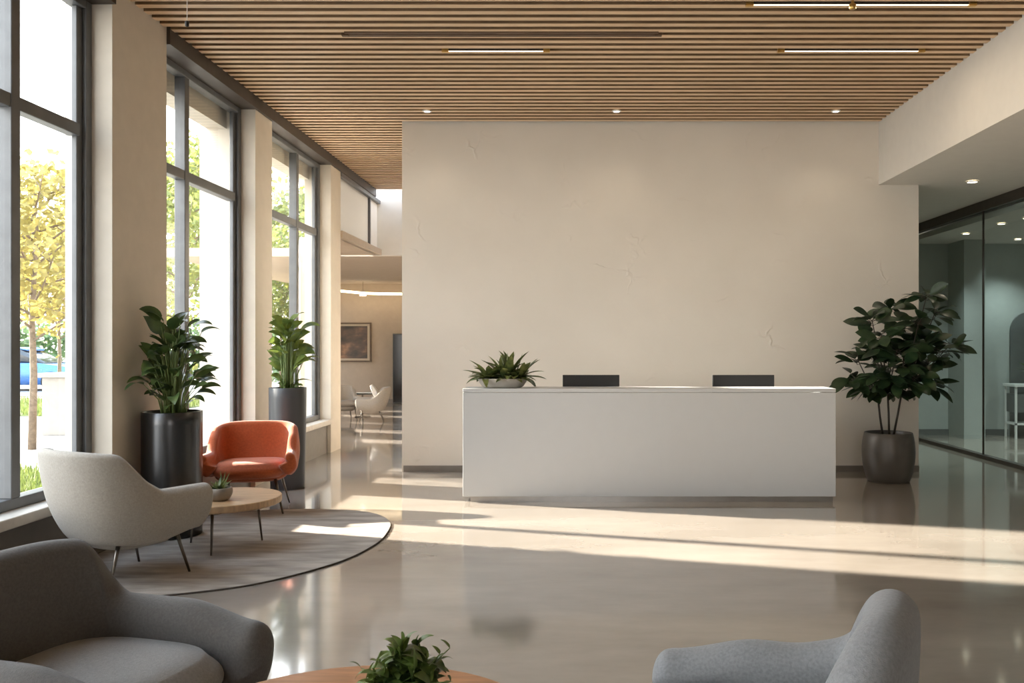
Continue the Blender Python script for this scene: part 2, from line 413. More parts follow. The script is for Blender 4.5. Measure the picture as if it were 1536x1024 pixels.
gw = thing('window_6', None, None); gw['kind'] = 'structure'
obj('top_rail', B(5.43, 5.53, YB, 14.6, 3.31, 3.44), M['header'], gw)
obj('bottom_rail', B(5.43, 5.53, YB, 14.6, 0, 0.05), M['header'], gw)
seams = [YB, -2.6, -0.2, 2.2, 4.6, 7.0, 9.3, 11.64, 14.6]
for a, b in zip(seams, seams[1:]):
    bm = bmesh.new()
    vs = [bm.verts.new((5.48, a+0.006, 0.05)), bm.verts.new((5.48, b-0.006, 0.05)), bm.verts.new((5.48, b-0.006, 3.31)), bm.verts.new((5.48, a+0.006, 3.31))]
    bm.faces.new(vs); obj('glass_panel', bm, M['office_glass'], gw)
for s in seams[1:-1]:
    obj('seam', B(5.468, 5.492, s-0.006, s+0.006, 0.05, 3.31), M['header'], gw)
# office behind the glass
struct('wall_office', B(5.56, 11, 14.6, 14.8, 0, 3.22), M['office_wall'])
struct('wall_office.001', B(10.6, 10.75, YB, 14.6, 0, 3.22), M['office_wall'])
struct('pillar', B(6.28, 6.62, 14.0, 14.6, 0, 3.22), M['office_wall'])['label'] = 'pale column inside the glazed office'
struct('baseboard_office', B(5.6, 7.28, 14.575, 14.6, 0, 0.1), M['office_dark'])

# wall behind the camera with tall front glazing
struct('wall_front', B(-3.97, 3.64, YB-0.2, YB, 3.7, 4.4), M['paint'])
for xa, xb in ((-3.97, -0.2), (0.9, 5.5),):
    struct('wall_front.001', B(xa, xb, YB-0.2, YB, 0, 3.7), M['paint'])
struct('wall_front.002', B(5.5, 10.75, YB-0.2, YB, 0, 3.44), M['office_wall'])

# lounge beyond the feature wall
struct('wall_lounge', B(-7.4, -1.9, 22.6, 22.8, 0, 3.1), M['lounge_paint'])
struct('ceiling_lounge', B(-7.4, -1.9, 15.5, 22.8, 3.1, 3.25), M['lounge_paint'])
bm = bmesh.new(); vs = [bm.verts.new(v) for v in ((-3.5, 12.74, 3.10), (-1.9, 15.3, 3.1), (-7.2, 22.6, 3.1), (-3.95, 12.74, 3.1))]
vv = [bm.verts.new(v.co+Vector((0, 0, 0.1))) for v in vs]
bm.faces.new(vs); bm.faces.new(vv)
for i in range(4): bm.faces.new((vs[i], vs[(i+1) % 4], vv[(i+1) % 4], vv[i]))
bm.free()
bm = bmesh.new(); vs = [bm.verts.new(v) for v in ((-3.42, 12.74, 3.10), (-3.42, 15.3, 3.1), (-4.85, 15.3, 3.1), (-3.95, 12.74, 3.1))]
vv = [bm.verts.new(v.co+Vector((0, 0, 0.1))) for v in vs]
bm.faces.new(vs); bm.faces.new(vv)
for i in range(4): bm.faces.new((vs[i], vs[(i+1) % 4], vv[(i+1) % 4], vv[i]))
struct('ceiling_lounge.001', bm, M['lounge_paint'])
struct('wall_lounge_upper', B(-3.6, -1.9, 15.3, 15.5, 3.1, ZC+0.1), M['white_paint'])
cl = thing('window_7', None, None); cl['kind'] = 'structure'
obj('window_frame', B(-3.56, -3.44, 12.74, 15.3, 4.0, 4.06), M['frame'], cl)
obj('window_frame', B(-3.55, -3.46, 14.62, 14.66, 3.1, 4.0), M['frame'], cl)
obj('window_pane', B(-3.52, -3.50, 12.74, 14.62, 3.1, 4.0), M['frost'], cl)
obj('window_pane', B(-3.52, -3.50, 14.66, 15.3, 3.1, 4.0), M['white_paint'], cl)
# slanting glazed side of the lounge
ang = math.atan2(-(7.2-3.95), 22.6-12.74)
mt = Matrix.Translation((-3.95, 12.74, 0)) @ Matrix.Rotation(-ang, 4, 'Z')
Ls = math.hypot(7.2-3.95, 22.6-12.74)
bm = bmesh.new()
box(bm, -0.1, 0.1, 0, Ls, 0, 0.35, mt); box(bm, -0.1, 0.1, 0, Ls, 2.75, 3.1, mt)
k = 0
while k*1.7 < Ls: box(bm, -0.09, 0.09, k*1.7, k*1.7+1.0, 0.35, 2.75, mt); k += 1
struct('wall_lounge_side', bm, M['lounge_paint'])
struct('floor_lounge', B(-7.5, -3.72, 12.74, 22.8, -0.12, -0.001), M['floor'])
struct('baseboard_lounge', B(-7.2, -1.9, 22.57, 22.6, 0, 0.1), M['base_metal'])

# ------------------------------------------------------------------ ceiling lights
def linear_light(label, p0, p1, y, lit=True):
    t = thing('linear_light', label, 'ceiling light', ((p0+p1)/2, y, ZC), group='slim ceiling strip lights')
    h = (p1-p0)/2
    soft(obj('housing', B(-h, h, -0.012 if lit else -0.05, 0.012 if lit else 0.055, -0.010, 0.10), M['header'] if lit else M['slot'], t), 0.002)
    obj('diffuser', B(-h+0.02, h-0.02, -0.009, 0.009, -0.014, -0.010), M['lamp_on'] if lit else M['slot'], t)
    for s in (-1, 1):
        obj('end_cap', B(s*h-0.03, s*h+0.03, -0.018, 0.018, -0.022, 0.03), M['brass'] if lit else M['slot'], t)
    if lit:
        l = bpy.data.lights.new('strip_glow', 'AREA'); l.shape = 'RECTANGLE'; l.size = 2*h-0.06; l.size_y = 0.04; l.energy = 5*h*2; l.color = (1, 0.80, 0.55)
        lo = bpy.data.objects.new('strip_glow', l); C.objects.link(lo); lo.parent = t; lo.location = (0, 0, -0.04)
    return t
linear_light('lit warm strip light in the slats above the left half of the desk', -1.176, -0.26, 7.84)
linear_light('lit warm strip light in the slats above the right end of the desk', 1.86, 3.13, 7.84)
linear_light('nearest warm strip light, cut off by the top edge, with a small brass spot', 1.36, 3.10, 6.77)
linear_light('long unlit dark strip slot between the slats', -1.97, 0.71, 7.427, lit=False)
t = thing('spotlight', 'small brass spotlight hanging by the nearest strip light', 'spotlight', (2.15, 6.72, ZC))
obj('mount', lathe(bmesh.new(), [(0.012, -0.02), (0.012, 0.0)], 16), M['brass'], t)
obj('lamp_head', lathe(bmesh.new(), [(0.018, -0.02), (0.026, -0.025), (0.026, -0.06), (0.022, -0.065)], 24), M['brass'], t, True)

def downlight(label, x, y, z, group, power=6.0, r=0.045, col=(1, 0.86, 0.66), spot=True):
    t = thing('downlight', label, 'downlight', (x, y, z), group=group)
    bm = bmesh.new(); lathe(bm, [(r, 0.004), (r+0.018, 0.004), (r+0.018, -0.006), (r, -0.008), (r, 0.004)], 28, cap=False)
    obj('trim_ring', bm, M['white_paint'], t)
    obj('lens', lathe(bmesh.new(), [(r, -0.004), (r, 0.003)], 28), M['spot_on'], t)
    l = bpy.data.lights.new('downlight_glow', 'SPOT'); l.energy = power*1.2; l.spot_size = 1.9; l.spot_blend = 0.8; l.color = col; l.shadow_soft_size = 0.05
    lo = bpy.data.objects.new('downlight_glow', l); C.objects.link(lo); lo.parent = t; lo.location = (0, 0, -0.03)
for x, lab in ((-1.69, 'small downlight in the slats near the left end of the feature wall'), (0.47, 'small downlight in the slats above the middle of the feature wall'), (2.97, 'small downlight in the slats near the right end of the feature wall')):
    downlight(lab, x, 9.88, ZC-0.004, 'downlights along the feature wall', 5, 0.034)
downlight('downlight in the lower white ceiling beside the bulkhead', 4.65, 10.15, 3.432, None, 7, 0.055)
for i, (x, y) in enumerate(((5.95, 13.2), (5.95, 12.1), (6.02, 11.55), (7.1, 13.9), (8.2, 12.5))):
    downlight(['downlight in the glazed office nearest the feature wall end', 'downlight in the glazed office above the glass seam', 'downlight in the glazed office at the frame edge', 'downlight deep in the glazed office before its end wall', 'downlight deep in the glazed office, out by its far wall'][i], x, y, 3.212, 'downlights in the glazed office', 85, 0.05, (0.9, 1, 0.95))

# hanging sensor cable by the header
t = thing('hanging_sensor', 'thin cable with a tiny dark sensor hanging near the window header', 'sensor', (-2.24, 5.0, ZC))
obj('cable', tube(bmesh.new(), [(0, 0, 0), (0, 0, -0.80)], 0.0022, 6), M['white_paint'], t)
obj('sensor', lathe(bmesh.new(), [(0.004, -0.83), (0.011, -0.825), (0.011, -0.80), (0.004, -0.795)], 12), M['black'], t)

# ------------------------------------------------------------------ reception desk
DX0, DX1, DY = -1.09, 2.522, 8.39
desk = thing('reception_desk', 'long white reception desk standing in front of the plaster wall', 'reception desk', ((DX0+DX1)/2, DY, 0))
hw = (DX1-DX0)/2
soft(obj('front_panel', B(-hw+0.0, hw-0.0, 0.0, 0.04, 0.055, 1.062), M['desk'], desk), 0.003)
soft(obj('countertop', B(-hw, hw, 0.0, 0.40, 1.065, 1.10), M['desk'], desk), 0.003)
for s in (-1, 1):
    soft(obj('side_panel', B(min(s*hw, s*(hw-0.04)), max(s*hw, s*(hw-0.04)), 0.041, 0.85, 0.055, 1.062), M['desk'], desk), 0.003)
soft(obj('worktop', B(-hw+0.045, hw-0.045, 0.045, 0.85, 0.70, 0.735), M['desk'], desk), 0.003)
k = obj('toe_kick', B(-hw+0.07, hw-0.02, 0.03, 0.80, 0.0, 0.055), M['kick'], desk)
def monitor(label, px0, px1):
    y = DY+0.55
    x = ((px0+px1)/2-CX)/F*y; w = (px1-px0)/F*y
    t = thing('monitor', label, 'monitor', (x, y, 0.735), group='monitors on the desk')
    soft(obj('monitor_back', B(-w/2, w/2, -0.015, 0.012, 0.13, 0.478), M['black'], t), 0.004)
    obj('screen', B(-w/2+0.01, w/2-0.01, 0.012, 0.014, 0.14, 0.47), M['screen'], t)
    sn = obj('stand', B(-0.03, 0.03, -0.035, -0.015, 0.01, 0.3), M['black'], t)
    soft(obj('stand_foot', B(-0.12, 0.12, -0.10, 0.08, 0, 0.012), M['black'], sn), 0.004)
monitor('black monitor on the desk next to the planter bowl', 844, 929)
monitor('black monitor on the right half of the desk', 1068.5, 1161)

# ------------------------------------------------------------------ armchairs
def smooth01(t): t = max(0, min(1, t)); return t*t*(3-2*t)

def plan(s, W, Bk, Fr, y0, taper, ex):
    """half outline of a tub chair: s=0 back centre .. 1 arm front"""
    k = 0.58
    if s <= k:
        a = s/k*PI/2
        return Vector((W*abs(math.sin(a))**(2/ex), y0-(Bk+y0)*abs(math.cos(a))**(2/ex), 0))
    t = (s-k)/(1-k)
    return Vector((W+(taper-1)*W*t*t, y0+(Fr-y0)*t, 0))

def armchair(name, label, P, mats, loc, facing, group=None):
    """shell of wrapped back and arms, seat pad, seat base, four legs; local +Y is the way it faces"""
    rz = math.atan2(-facing[0], facing[1])
    t = thing(name, label, 'armchair', loc, rz, group)
    N = 36
    W, Bk, Fr, y0 = P['W'], P['B'], P['F'], P['y0']
    lw, lb, lf = P['low']
    hB, hA, z0 = P['hB'], P['hA'], P['z0']
    def at(u):
        s = abs(u); sg = 1 if u >= 0 else -1
        up = plan(s, W, Bk, Fr, y0, P['taper'], P['ex']); lo = plan(s, W*lw, Bk*lb, Fr*lf, y0, 1.0, P['ex'])
        e = 0.012
        d = plan(min(1, s+e), W, Bk, Fr, y0, P['taper'], P['ex'])-plan(max(0, s-e), W, Bk, Fr, y0, P['taper'], P['ex'])
        nr = Vector((d.y, -d.x, 0)).normalized() if d.length else Vector((0, -1, 0))
        if s < 0.02: nr = Vector((0, -1, 0))
        dd = d.normalized()
        for v in (up, lo, nr, dd): v.x *= sg
        k = smooth01((s-P['s1'])/(P['s2']-P['s1']))
        h = hB+(hA-hB)*k - P.get('crown', 0)*min(1, s/P['s1'])**2*(1-k) + P.get('tip', 0)*smooth01((s-0.75)/0.25)
        rho = P['rB']+(P['rA']-P['rB'])*k
        zlow = z0+P.get('lift', 0.05)*smooth01((s-0.6)/0.4)
        return up, lo, nr, h, rho, zlow, dd
    rings = []
    def ring(u, shrink=1.0, fwd=0.0):
        up, lo, nr, h, rho, zl, dd = at(u)
        R = up - nr*rho; R.z = h-rho
        Ob = lo.copy(); Ob.z = zl
        pts = []
        top = R + nr*rho
        for i in range(8):
            q = i/8
            p = Ob.lerp(top, q); bulge = P['bulge']*math.sin(PI*q**P.get('bq', 0.8))
            pts.append(p + nr*bulge)
        for i in range(9):
            a = PI*i/8
            pts.append(R + nr*rho*math.cos(a) + Vector((0, 0, rho*math.sin(a)*P.get('roll', 1.0))))
        inn = R - nr*rho
        Ib = lo - nr*P['th']; Ib.z = zl+0.10
        for i in range(1, 7):
            q = i/7
            pts.append(inn.lerp(Ib, q) + nr*P['bulge']*0.7*math.sin(PI*q**1.1))
        pts.append(Ib)
        if shrink < 1 or fwd:
            c = sum(pts, Vector())/len(pts)
            pts = [c+(p-c)*shrink+dd*fwd for p in pts]
        return [bm.verts.new(p) for p in pts]
    bm = bmesh.new()
    re = P['rA']*0.9
    ends = [(math.sqrt(max(0.02, 1-q*q)), q*re) for q in (0.97, 0.85, 0.62, 0.33)]
    for sh, fw in ends: rings.append(ring(-1, sh, fw))
    for i in range(2*N+1): rings.append(ring(-1+i/N))
    for sh, fw in reversed(ends): rings.append(ring(1, sh, fw))
    n = len(rings[0])
    for a, b in zip(rings, rings[1:]):
        for i in range(n): bm.faces.new((a[i], a[(i+1) % n], b[(i+1) % n], b[i]))
    bm.faces.new(rings[0]); bm.faces.new(list(reversed(rings[-1])))
    sh = obj('shell', bm, mats[0], t, True)
    ss = sh.modifiers.new('sub', 'SUBSURF'); ss.levels = 1; ss.render_levels = 1
    # rounded pads
    def pad(name, hw_, yb, yf, za, zb, m, ex=3.2, edge=0.04, nl=10, dome=0.02):
        bm = bmesh.new(); cy = (yb+yf)/2; hd = (yf-yb)/2; n = 56; R = []
        prof = [(0.0, 0.0), (0.5, 0.0)] + [(1-edge/hw_*(1-math.sin(PI*k/6-PI/2+PI/2)) if False else 1-edge/hw_*(1-math.cos((k/nl-0.5)*PI)), k/nl) for k in range(nl+1)] + [(0.5, 1.0), (0.0, 1.0)]
        for f, q in prof:
            f = max(f, 0.001); z = za+(zb-za)*q
            if q == 1.0: z += dome*(1-f*f)
            row = []
            for i in range(n):
                a = 2*PI*i/n; c, s_ = math.cos(a), math.sin(a)
                row.append(bm.verts.new((hw_*f*math.copysign(abs(c)**(2/ex), c), cy+hd*f*math.copysign(abs(s_)**(2/ex), s_), z)))
            R.append(row)
        for a, b in zip(R, R[1:]):
            for i in range(n): bm.faces.new((a[i], a[(i+1) % n], b[(i+1) % n], b[i]))
        bmesh.ops.remove_doubles(bm, verts=bm.verts, dist=0.0006)
        return obj(name, bm, m, t, True)
    sb = P['base']
    pad('seat_base', *sb, mats[0], edge=0.05, dome=0)
    pad('seat_cushion', *P['seat'], mats[1], edge=P.get('sedge', 0.05), dome=0.025)
    for (lx, ly, fx, fy, zt) in P['legs']:
        for sg in (-1, 1):
            bm = bmesh.new(); tube(bm, [(sg*lx, ly, zt), (sg*(lx*0.6+fx*0.4), ly*0.6+fy*0.4, zt*0.58), (sg*fx, fy, 0.0)], [0.015, 0.012, 0.008], 10)
            obj('leg', bm, M['steel'], t, True)
    return t

PA = dict(W=0.43, B=0.46, F=0.33, y0=-0.04, taper=1.0, ex=2.5, low=(0.76, 0.54, 0.92), hB=0.87, hA=0.60, z0=0.235, s1=0.36, s2=0.64,
          crown=0.02, rB=0.035, rA=0.060, lift=0.05, bulge=0.05, th=0.07, base=(0.29, -0.24, 0.27, 0.225, 0.38), seat=(0.325, -0.27, 0.33, 0.33, 0.46),
          legs=[(0.22, -0.17, 0.29, -0.29, 0.30), (0.23, 0.20, 0.27, 0.29, 0.34)])
armchair('lounge_armchair', 'beige upholstered armchair seen from behind beside the window', PA, (M['chair_beige'], M['chair_beige']), (-2.955, 5.67, 0.0125), (0.49, 0.87), 'armchairs in the window corner')

PO = dict(W=0.39, B=0.36, F=0.33, y0=-0.03, taper=1.06, ex=3.0, low=(0.84, 0.72, 0.84), hB=0.79, hA=0.55, z0=0.29, s1=0.47, s2=0.74,
          crown=0.035, rB=0.04, rA=0.045, lift=0.04, bulge=0.05, th=0.08, base=(0.31, -0.24, 0.26, 0.28, 0.36), seat=(0.325, -0.24, 0.36, 0.32, 0.445),
          legs=[(0.22, -0.18, 0.29, -0.27, 0.32), (0.22, 0.20, 0.30, 0.28, 0.32)])
armchair('lounge_armchair', 'rust orange upholstered armchair facing the round coffee table', PO, (M['chair_orange'], M['chair_orange']), (-2.97, 7.98, 0.0125), (0.2, -0.98), 'armchairs in the window corner')

PC = dict(W=0.43, B=0.36, F=0.46, y0=-0.05, taper=0.97, ex=2.6, low=(0.84, 0.74, 0.93), hB=0.815, hA=0.58, z0=0.2, s1=0.22, s2=0.53,
          crown=0.015, rB=0.065, rA=0.080, lift=0.02, bulge=0.03, th=0.12, base=(0.31, -0.26, 0.38, 0.18, 0.34), seat=(0.30, -0.25, 0.47, 0.30, 0.445), tip=-0.055,
          legs=[(0.24, -0.2, 0.28, -0.27, 0.26), (0.24, 0.24, 0.29, 0.3, 0.26)])
armchair('lounge_armchair', 'charcoal grey armchair at the bottom edge left of the walnut table', PC, (M['chair_grey'], M['chair_seat']), (-1.70, 2.95, 0), (0.955, -0.27), 'grey armchairs in the foreground')
PD = dict(PC); PD.update(taper=0.86, hB=0.845, hA=0.566, s1=0.05, s2=0.70, crown=0.0, F=0.46, rB=0.075, W=0.47)
armchair('lounge_armchair', 'blue grey armchair with its back to the room at the bottom right', PD, (M['chair_blue'], M['chair_blue']), (0.575, 2.42, 0), (-0.90, 0.43), 'grey armchairs in the foreground')

# ------------------------------------------------------------------ tables
def round_table(name, label, loc, r, h, th, m, legs, la0=0.3, rz=0.0):
    t = thing(name, label, 'table', loc, rz)
    o = obj('tabletop', lathe(bmesh.new(), [(r-0.012, h-th), (r, h-th+0.008), (r, h-0.005), (r-0.005, h)], 96), m, t)
    soft(o, 0.002)
    for k in range(legs):
        a = la0+2*PI*k/legs
        bm = bmesh.new(); tube(bm, [(r*0.62*math.cos(a), r*0.62*math.sin(a), h-th), (r*0.70*math.cos(a), r*0.70*math.sin(a), 0)], [0.012, 0.007], 10)
        obj('leg', bm, M['steel'], t, True)
    return t
round_table('coffee_table', 'round oak coffee table on the rug between two armchairs', (-2.66, 6.52, 0.0125), 0.43, 0.372, 0.055, M['table_wood'], 3, la0=-PI/2+0.15+0.0)
round_table('coffee_table', 'round walnut table cut off by the bottom edge', (-0.63, 2.35, 0), 0.575, 0.45, 0.035, M['table_wood_red'], 4, la0=PI/4)

# ------------------------------------------------------------------ rug
def catmull(P, n=10):
    out = []; N = len(P)
    for i in range(N):
        p0, p1, p2, p3 = [Vector(P[(i+k-1) % N]) for k in range(4)]
        for j in range(n):
            t = j/n
            out.append(0.5*((2*p1)+(-p0+p2)*t+(2*p0-5*p1+4*p2-p3)*t*t+(-p0+3*p1-3*p2+p3)*t**3))
    return out
rp = [(-2.76, 5.21), (-2.385, 5.30), (-2.0, 5.54), (-1.66, 6.05), (-1.53, 6.55), (-1.52, 6.98), (-1.60, 7.45), (-1.86, 7.83), (-2.3, 7.98), (-2.8, 7.95), (-3.2, 7.7), (-3.42, 7.2), (-3.46, 6.6), (-3.42, 5.9), (-3.18, 5.42)]
cur = catmull([(x, y, 0) for x, y in rp], 8)
rug = thing('rug', 'round beige rug with a dark bound edge under the coffee table', 'rug', (0, 0, 0))
bm = bmesh.new()
a = [bm.verts.new((p.x, p.y, 0.0)) for p in cur]; b = [bm.verts.new((p.x, p.y, 0.012)) for p in cur]
bm.faces.new(b); bm.faces.new(list(reversed(a)))
for i in range(len(cur)): bm.faces.new((a[i], a[(i+1) % len(cur)], b[(i+1) % len(cur)], b[i]))
obj('rug_pile', bm, M['rug'], rug)
bm = bmesh.new(); tube(bm, [(p.x, p.y, 0.006) for p in cur]+[(cur[0].x, cur[0].y, 0.006)], 0.0062, 6)
obj('rug_binding', bm, M['rug_edge'], rug, True)

# ------------------------------------------------------------------ plants
def pot(t, name, r_bot, r_mid, r_top, h, m, sx=1.0, sy=1.0, lip=0.012, soil=True):
    prof = [(0.001, 0), (r_bot*0.94, 0), (r_bot, 0.006)]
    for k in range(1, 10):
        q = k/10; prof.append(((1-q)**2*r_bot+2*q*(1-q)*r_mid+q*q*r_top, h*q))
    prof += [(r_top, h-0.003), (r_top-0.003, h), (r_top-lip, h), (r_top-lip-0.002, h-0.004), (r_top-lip-0.004, h*0.80)]
    bm = bmesh.new(); lathe(bm, prof, 56, sx=sx, sy=sy, cap=False)
    o = obj(name, bm, m, t, True)
    if soil:
        obj('soil', lathe(bmesh.new(), [(0.001, h*0.8), (r_top-lip-0.003, h*0.80+0.001), (r_top-lip-0.004, h*0.86), (0.001, h*0.88)], 40, sx=sx, sy=sy, cap=False), M['soil'], o)
    return o

# tall lily plant
random.seed(11)
P1 = (-3.21, 6.90, 0.0125)
t = thing('potted_plant', 'leafy lily plant in a tall black metal cylinder against the pier', 'potted plant', P1, group='tall planters along the windows')
pot(t, 'pot', 0.222, 0.225, 0.225, 0.985, M['pot_black'])
fb, sb = bmesh.new(), bmesh.new()
def lily(fb, sb, base_r, z0, n, hmin, hmax, spread, L, W, back=1.0, wall=0.5):
    for i in range(n):
        a = 2*PI*(i*0.381966)+rv(-.2, .2); q = rv(0.15, 1)
        h = hmin+(hmax-hmin)*(1-q*0.65)*rv(0.75, 1.0) if i % 2 else hmin+(hmax-hmin)*rv(0.1, 0.95)
        rad = spread*q*rv(0.55, 1.0)
        dx, dy = math.cos(a), math.sin(a)*back
        if dx < 0: dx *= wall; dy *= 1.15        # grows away from the pier
        b0 = Vector((dx*base_r*q, dy*base_r*q, z0)); tip = Vector((dx*rad, dy*rad, z0+h))
        mid = b0.lerp(tip, 0.55)+Vector((-dx*rad*0.18, -dy*rad*0.18, h*0.10))
        tube(sb, [b0, b0.lerp(mid, 0.6)+Vector((0, 0, 0.02)), mid, tip], [0.006, 0.005, 0.0045, 0.003], 6)
        d = (tip-mid).normalized(); d = (d*0.6+Vector((dx, dy, rv(-0.05, 0.45)))*0.7).normalized()
        l = L*rv(0.75, 1.25); leaf(fb, tip, d, (rv(-.4, .4), rv(-1.0, 0.2), 0.9), l, W*rv(0.8, 1.2)*(l/L), droop=rv(0.5, 1.6), fold=rv(0.1, 0.4), n=8)
lily(fb, sb, 0.09, 0.86, 105, 0.08, 0.88, 0.33, 0.175, 0.08)
for b_ in (fb, sb):                                  # leaves press against the pier, not into it
    for v in b_.verts:
        if v.co.x < -0.20: v.co.x = -0.20+(v.co.x+0.20)*0.10
obj('foliage', fb, M['leaf_lily'], t, True); obj('stems', sb, M['stem'], t, True)

random.seed(5)
P2 = (-3.06, 9.22, 0.0)
t = thing('potted_plant', 'bright green plant in a tall charcoal pot behind the orange armchair', 'potted plant', P2, group='tall planters along the windows')
pot(t, 'pot', 0.175, 0.19, 0.192, 1.07, M['pot_dark'])
fb, sb = bmesh.new(), bmesh.new()
lily(fb, sb, 0.10, 0.93, 60, 0.06, 0.92, 0.18, 0.19, 0.10, wall=0.75)
lily(fb, sb, 0.14, 1.0, 22, 0.02, 0.12, 0.14, 0.09, 0.05)
obj('foliage', fb, M['leaf_bright'], t, True); obj('stems', sb, M['stem'], t, True)

# rubber plant by the feature wall
random.seed(21)
RP = Vector(((1332.5-CX)/F*9.7, 9.7, 0))
t = thing('potted_plant', 'large dark leaved tree plant in a rounded grey pot right of the desk', 'potted plant', RP)
pot(t, 'pot', 0.225, 0.325, 0.258, 0.545, M['pot_grey'])
fb, sb = bmesh.new(), bmesh.new()
forks = [Vector((-0.13, -0.02, 1.0)), Vector((0.0, 0.03, 1.05)), Vector((0.16, 0.0, 1.05))]
for k, f in enumerate(forks):
    b0 = Vector(((-0.045, 0.0, 0.05)[k], (0.02, -0.03, 0.01)[k], 0.44))
    tube(sb, [b0, b0.lerp(f, 0.5)+Vector((rv(-.01, .01), 0, 0)), f], [0.014, 0.012, 0.011], 8)
cl = [(1308, 480, -.1), (1336, 462, .1), (1322, 500, -.25), (1390, 442, .0), (1402, 470, .12), (1378, 482, -.15), (1424, 518, .0), (1408, 528, -.2), (1286, 538, .0), (1278, 562, -.15),
      (1300, 572, .1), (1318, 575, -.25), (1348, 572, -.3), (1345, 528, -.25), (1366, 512, .1), (1376, 556, -.2), (1394, 572, .0), (1336, 548, .2), (1356, 492, .2), (1312, 528, .15), (1330, 580, .05), (1362, 575, .1), (1340, 568, -.3), (1372, 568, -.3), (1322, 560, -.3), (1355, 545, -.35), (1334, 520, 0), (1385, 515, -.1), (1390, 540, .1)]
for px, py, dy in cl:
    c = ray(px, py, 9.7+dy) - RP
    f = min(forks, key=lambda q: (q-c).length)
    m_ = f.lerp(c, 0.5)+Vector((0, 0, -0.05))
    tube(sb, [f, m_, c], [0.010, 0.007, 0.005], 6)
    n = random.randint(10, 13); low = max(0, (1.35-c.z))
    for i in range(n):
        a = 2*PI*i/n+rv(-.3, .3); el = rv(-0.35, 0.7)-low*1.3
        d = Vector((math.cos(a), math.sin(a)*0.9, el))
        st = c+Vector((0, 0, rv(-0.07, 0.03)))
        tube(sb, [st, st+d.normalized()*0.05], [0.003, 0.0025], 5)
        leaf(fb, st+d.normalized()*0.05, d, (rv(-.5, .5), rv(-1.3, 0.1), 0.8), rv(0.19, 0.29), rv(0.095, 0.14), droop=rv(0.15, 0.7), fold=rv(0.05, 0.3), n=8, shape=1.4)
obj('foliage', fb, M['leaf_dark'], t, True); obj('stems', sb, M['stem_dark'], t, True)

# bowl planter on the desk
random.seed(3)
yb = DY+0.2
t = thing('potted_plant', 'low stone bowl of succulent greenery on the left end of the desk', 'potted plant', ((754-CX)/F*yb, yb, 1.10))
pot(t, 'bowl', 0.19, 0.235, 0.248, 0.092, M['pot_stone'], sy=0.55)
fb = bmesh.new()
for k in range(3):
    cx_ = (-0.14, 0.05, 0.14)[k]; hgt = (0.6, 1.0, 0.85)[k]
    for i in range(40):
        a = rv(0, 2*PI); el = rv(0.05, 1.5)*hgt
        d = Vector((math.cos(a)*math.cos(el), math.sin(a)*math.cos(el)*0.7, math.sin(el)))
        leaf(fb, Vector((cx_+rv(-.05, .05), rv(-.04, .04), 0.085)), d, (0, 0, 1) if abs(d.z) < .9 else (1, 0, 0), (0.19+0.20*hgt*rv(0, 1))*rv(0.75, 1), rv(0.06, 0.095), droop=rv(0.3, 1.2), fold=0.3, n=8, shape=1.3)
obj('foliage', fb, M['leaf_bowl'], t, True)

# small bowl on the oak table
random.seed(9)
t = thing('potted_plant', 'small taupe bowl with a spiky succulent on the oak coffee table', 'potted plant', ((329-CX)/F*6.36, 6.36, 0.3845))
pot(t, 'bowl', 0.062, 0.105, 0.088, 0.095, M['pot_taupe'])
fb = bmesh.new()
for i in range(30):
    a = rv(0, 2*PI); el = rv(0.2, 1.35); d = Vector((math.cos(a)*math.cos(el), math.sin(a)*math.cos(el), math.sin(el)))
    leaf(fb, Vector((rv(-.03, .03), rv(-.03, .03), 0.082)), d, (0, 0, 1) if abs(d.z) < .9 else (1, 0, 0), rv(0.06, 0.10), rv(0.018, 0.03), droop=rv(0, .5), fold=0.4, n=6)
for dx in (0.02, 0.05, -0.01):
    d = Vector((dx*9, 0, 1)); leaf(fb, Vector((0.02, 0, 0.085)), d, (0, 1, 0), 0.13, 0.010, droop=0.1, n=5)
obj('foliage', fb, M['leaf_bowl'], t, True)

# bushy herb on the walnut table
random.seed(14)
t = thing('potted_plant', 'bushy green herb plant on the walnut table at the bottom edge', 'potted plant', ((606-CX)/F*2.42, 2.42, 0.45))
pot(t, 'pot', 0.055, 0.075, 0.075, 0.095, M['pot_stone'])
fb, sb = bmesh.new(), bmesh.new()
def sprig(b0, tip, n, L, W):
    tube(sb, [b0, b0.lerp(tip, 0.5)+Vector((0, 0, 0.02)), tip], [0.0025, 0.002, 0.0015], 5)
    for i in range(n):
        q = 0.45+0.55*i/(n-1) if n > 1 else 1
        p = b0.lerp(tip, q); a = i*2.4+rv(-.4, .4)
        d = Vector((math.cos(a), math.sin(a), rv(-0.1, 0.8)))
        if i == n-1: d = Vector((rv(-.7, .7), rv(-.7, .7), 1))
        leaf(fb, p, d, (0, 0, 1) if abs(d.normalized().z) < .9 else (1, 0, 0), L*rv(0.8, 1.2), W*rv(0.9, 1.3), droop=rv(0.8, 1.9), fold=0.2, n=6, shape=0.8)
for i in range(44):
    a = rv(0, 2*PI); r = rv(0.0, 0.115)
    sprig(Vector((math.cos(a)*r*0.4, math.sin(a)*r*0.4, 0.085)), Vector((math.cos(a)*r-0.008, math.sin(a)*r, 0.205+rv(-0.045, 0.035)-r*0.45)), 7, 0.058, 0.042)
for tip in ((0.125, 0.02, 0.225), (0.135, -0.03, 0.15), (0.10, 0, 0.215), (-0.12, 0.0, 0.175)):
    sprig(Vector((0.02, 0, 0.09)), Vector(tip), 6, 0.035, 0.015)
obj('foliage', fb, M['leaf_front'], t, True); obj('stems', sb, M['stem'], t, True)

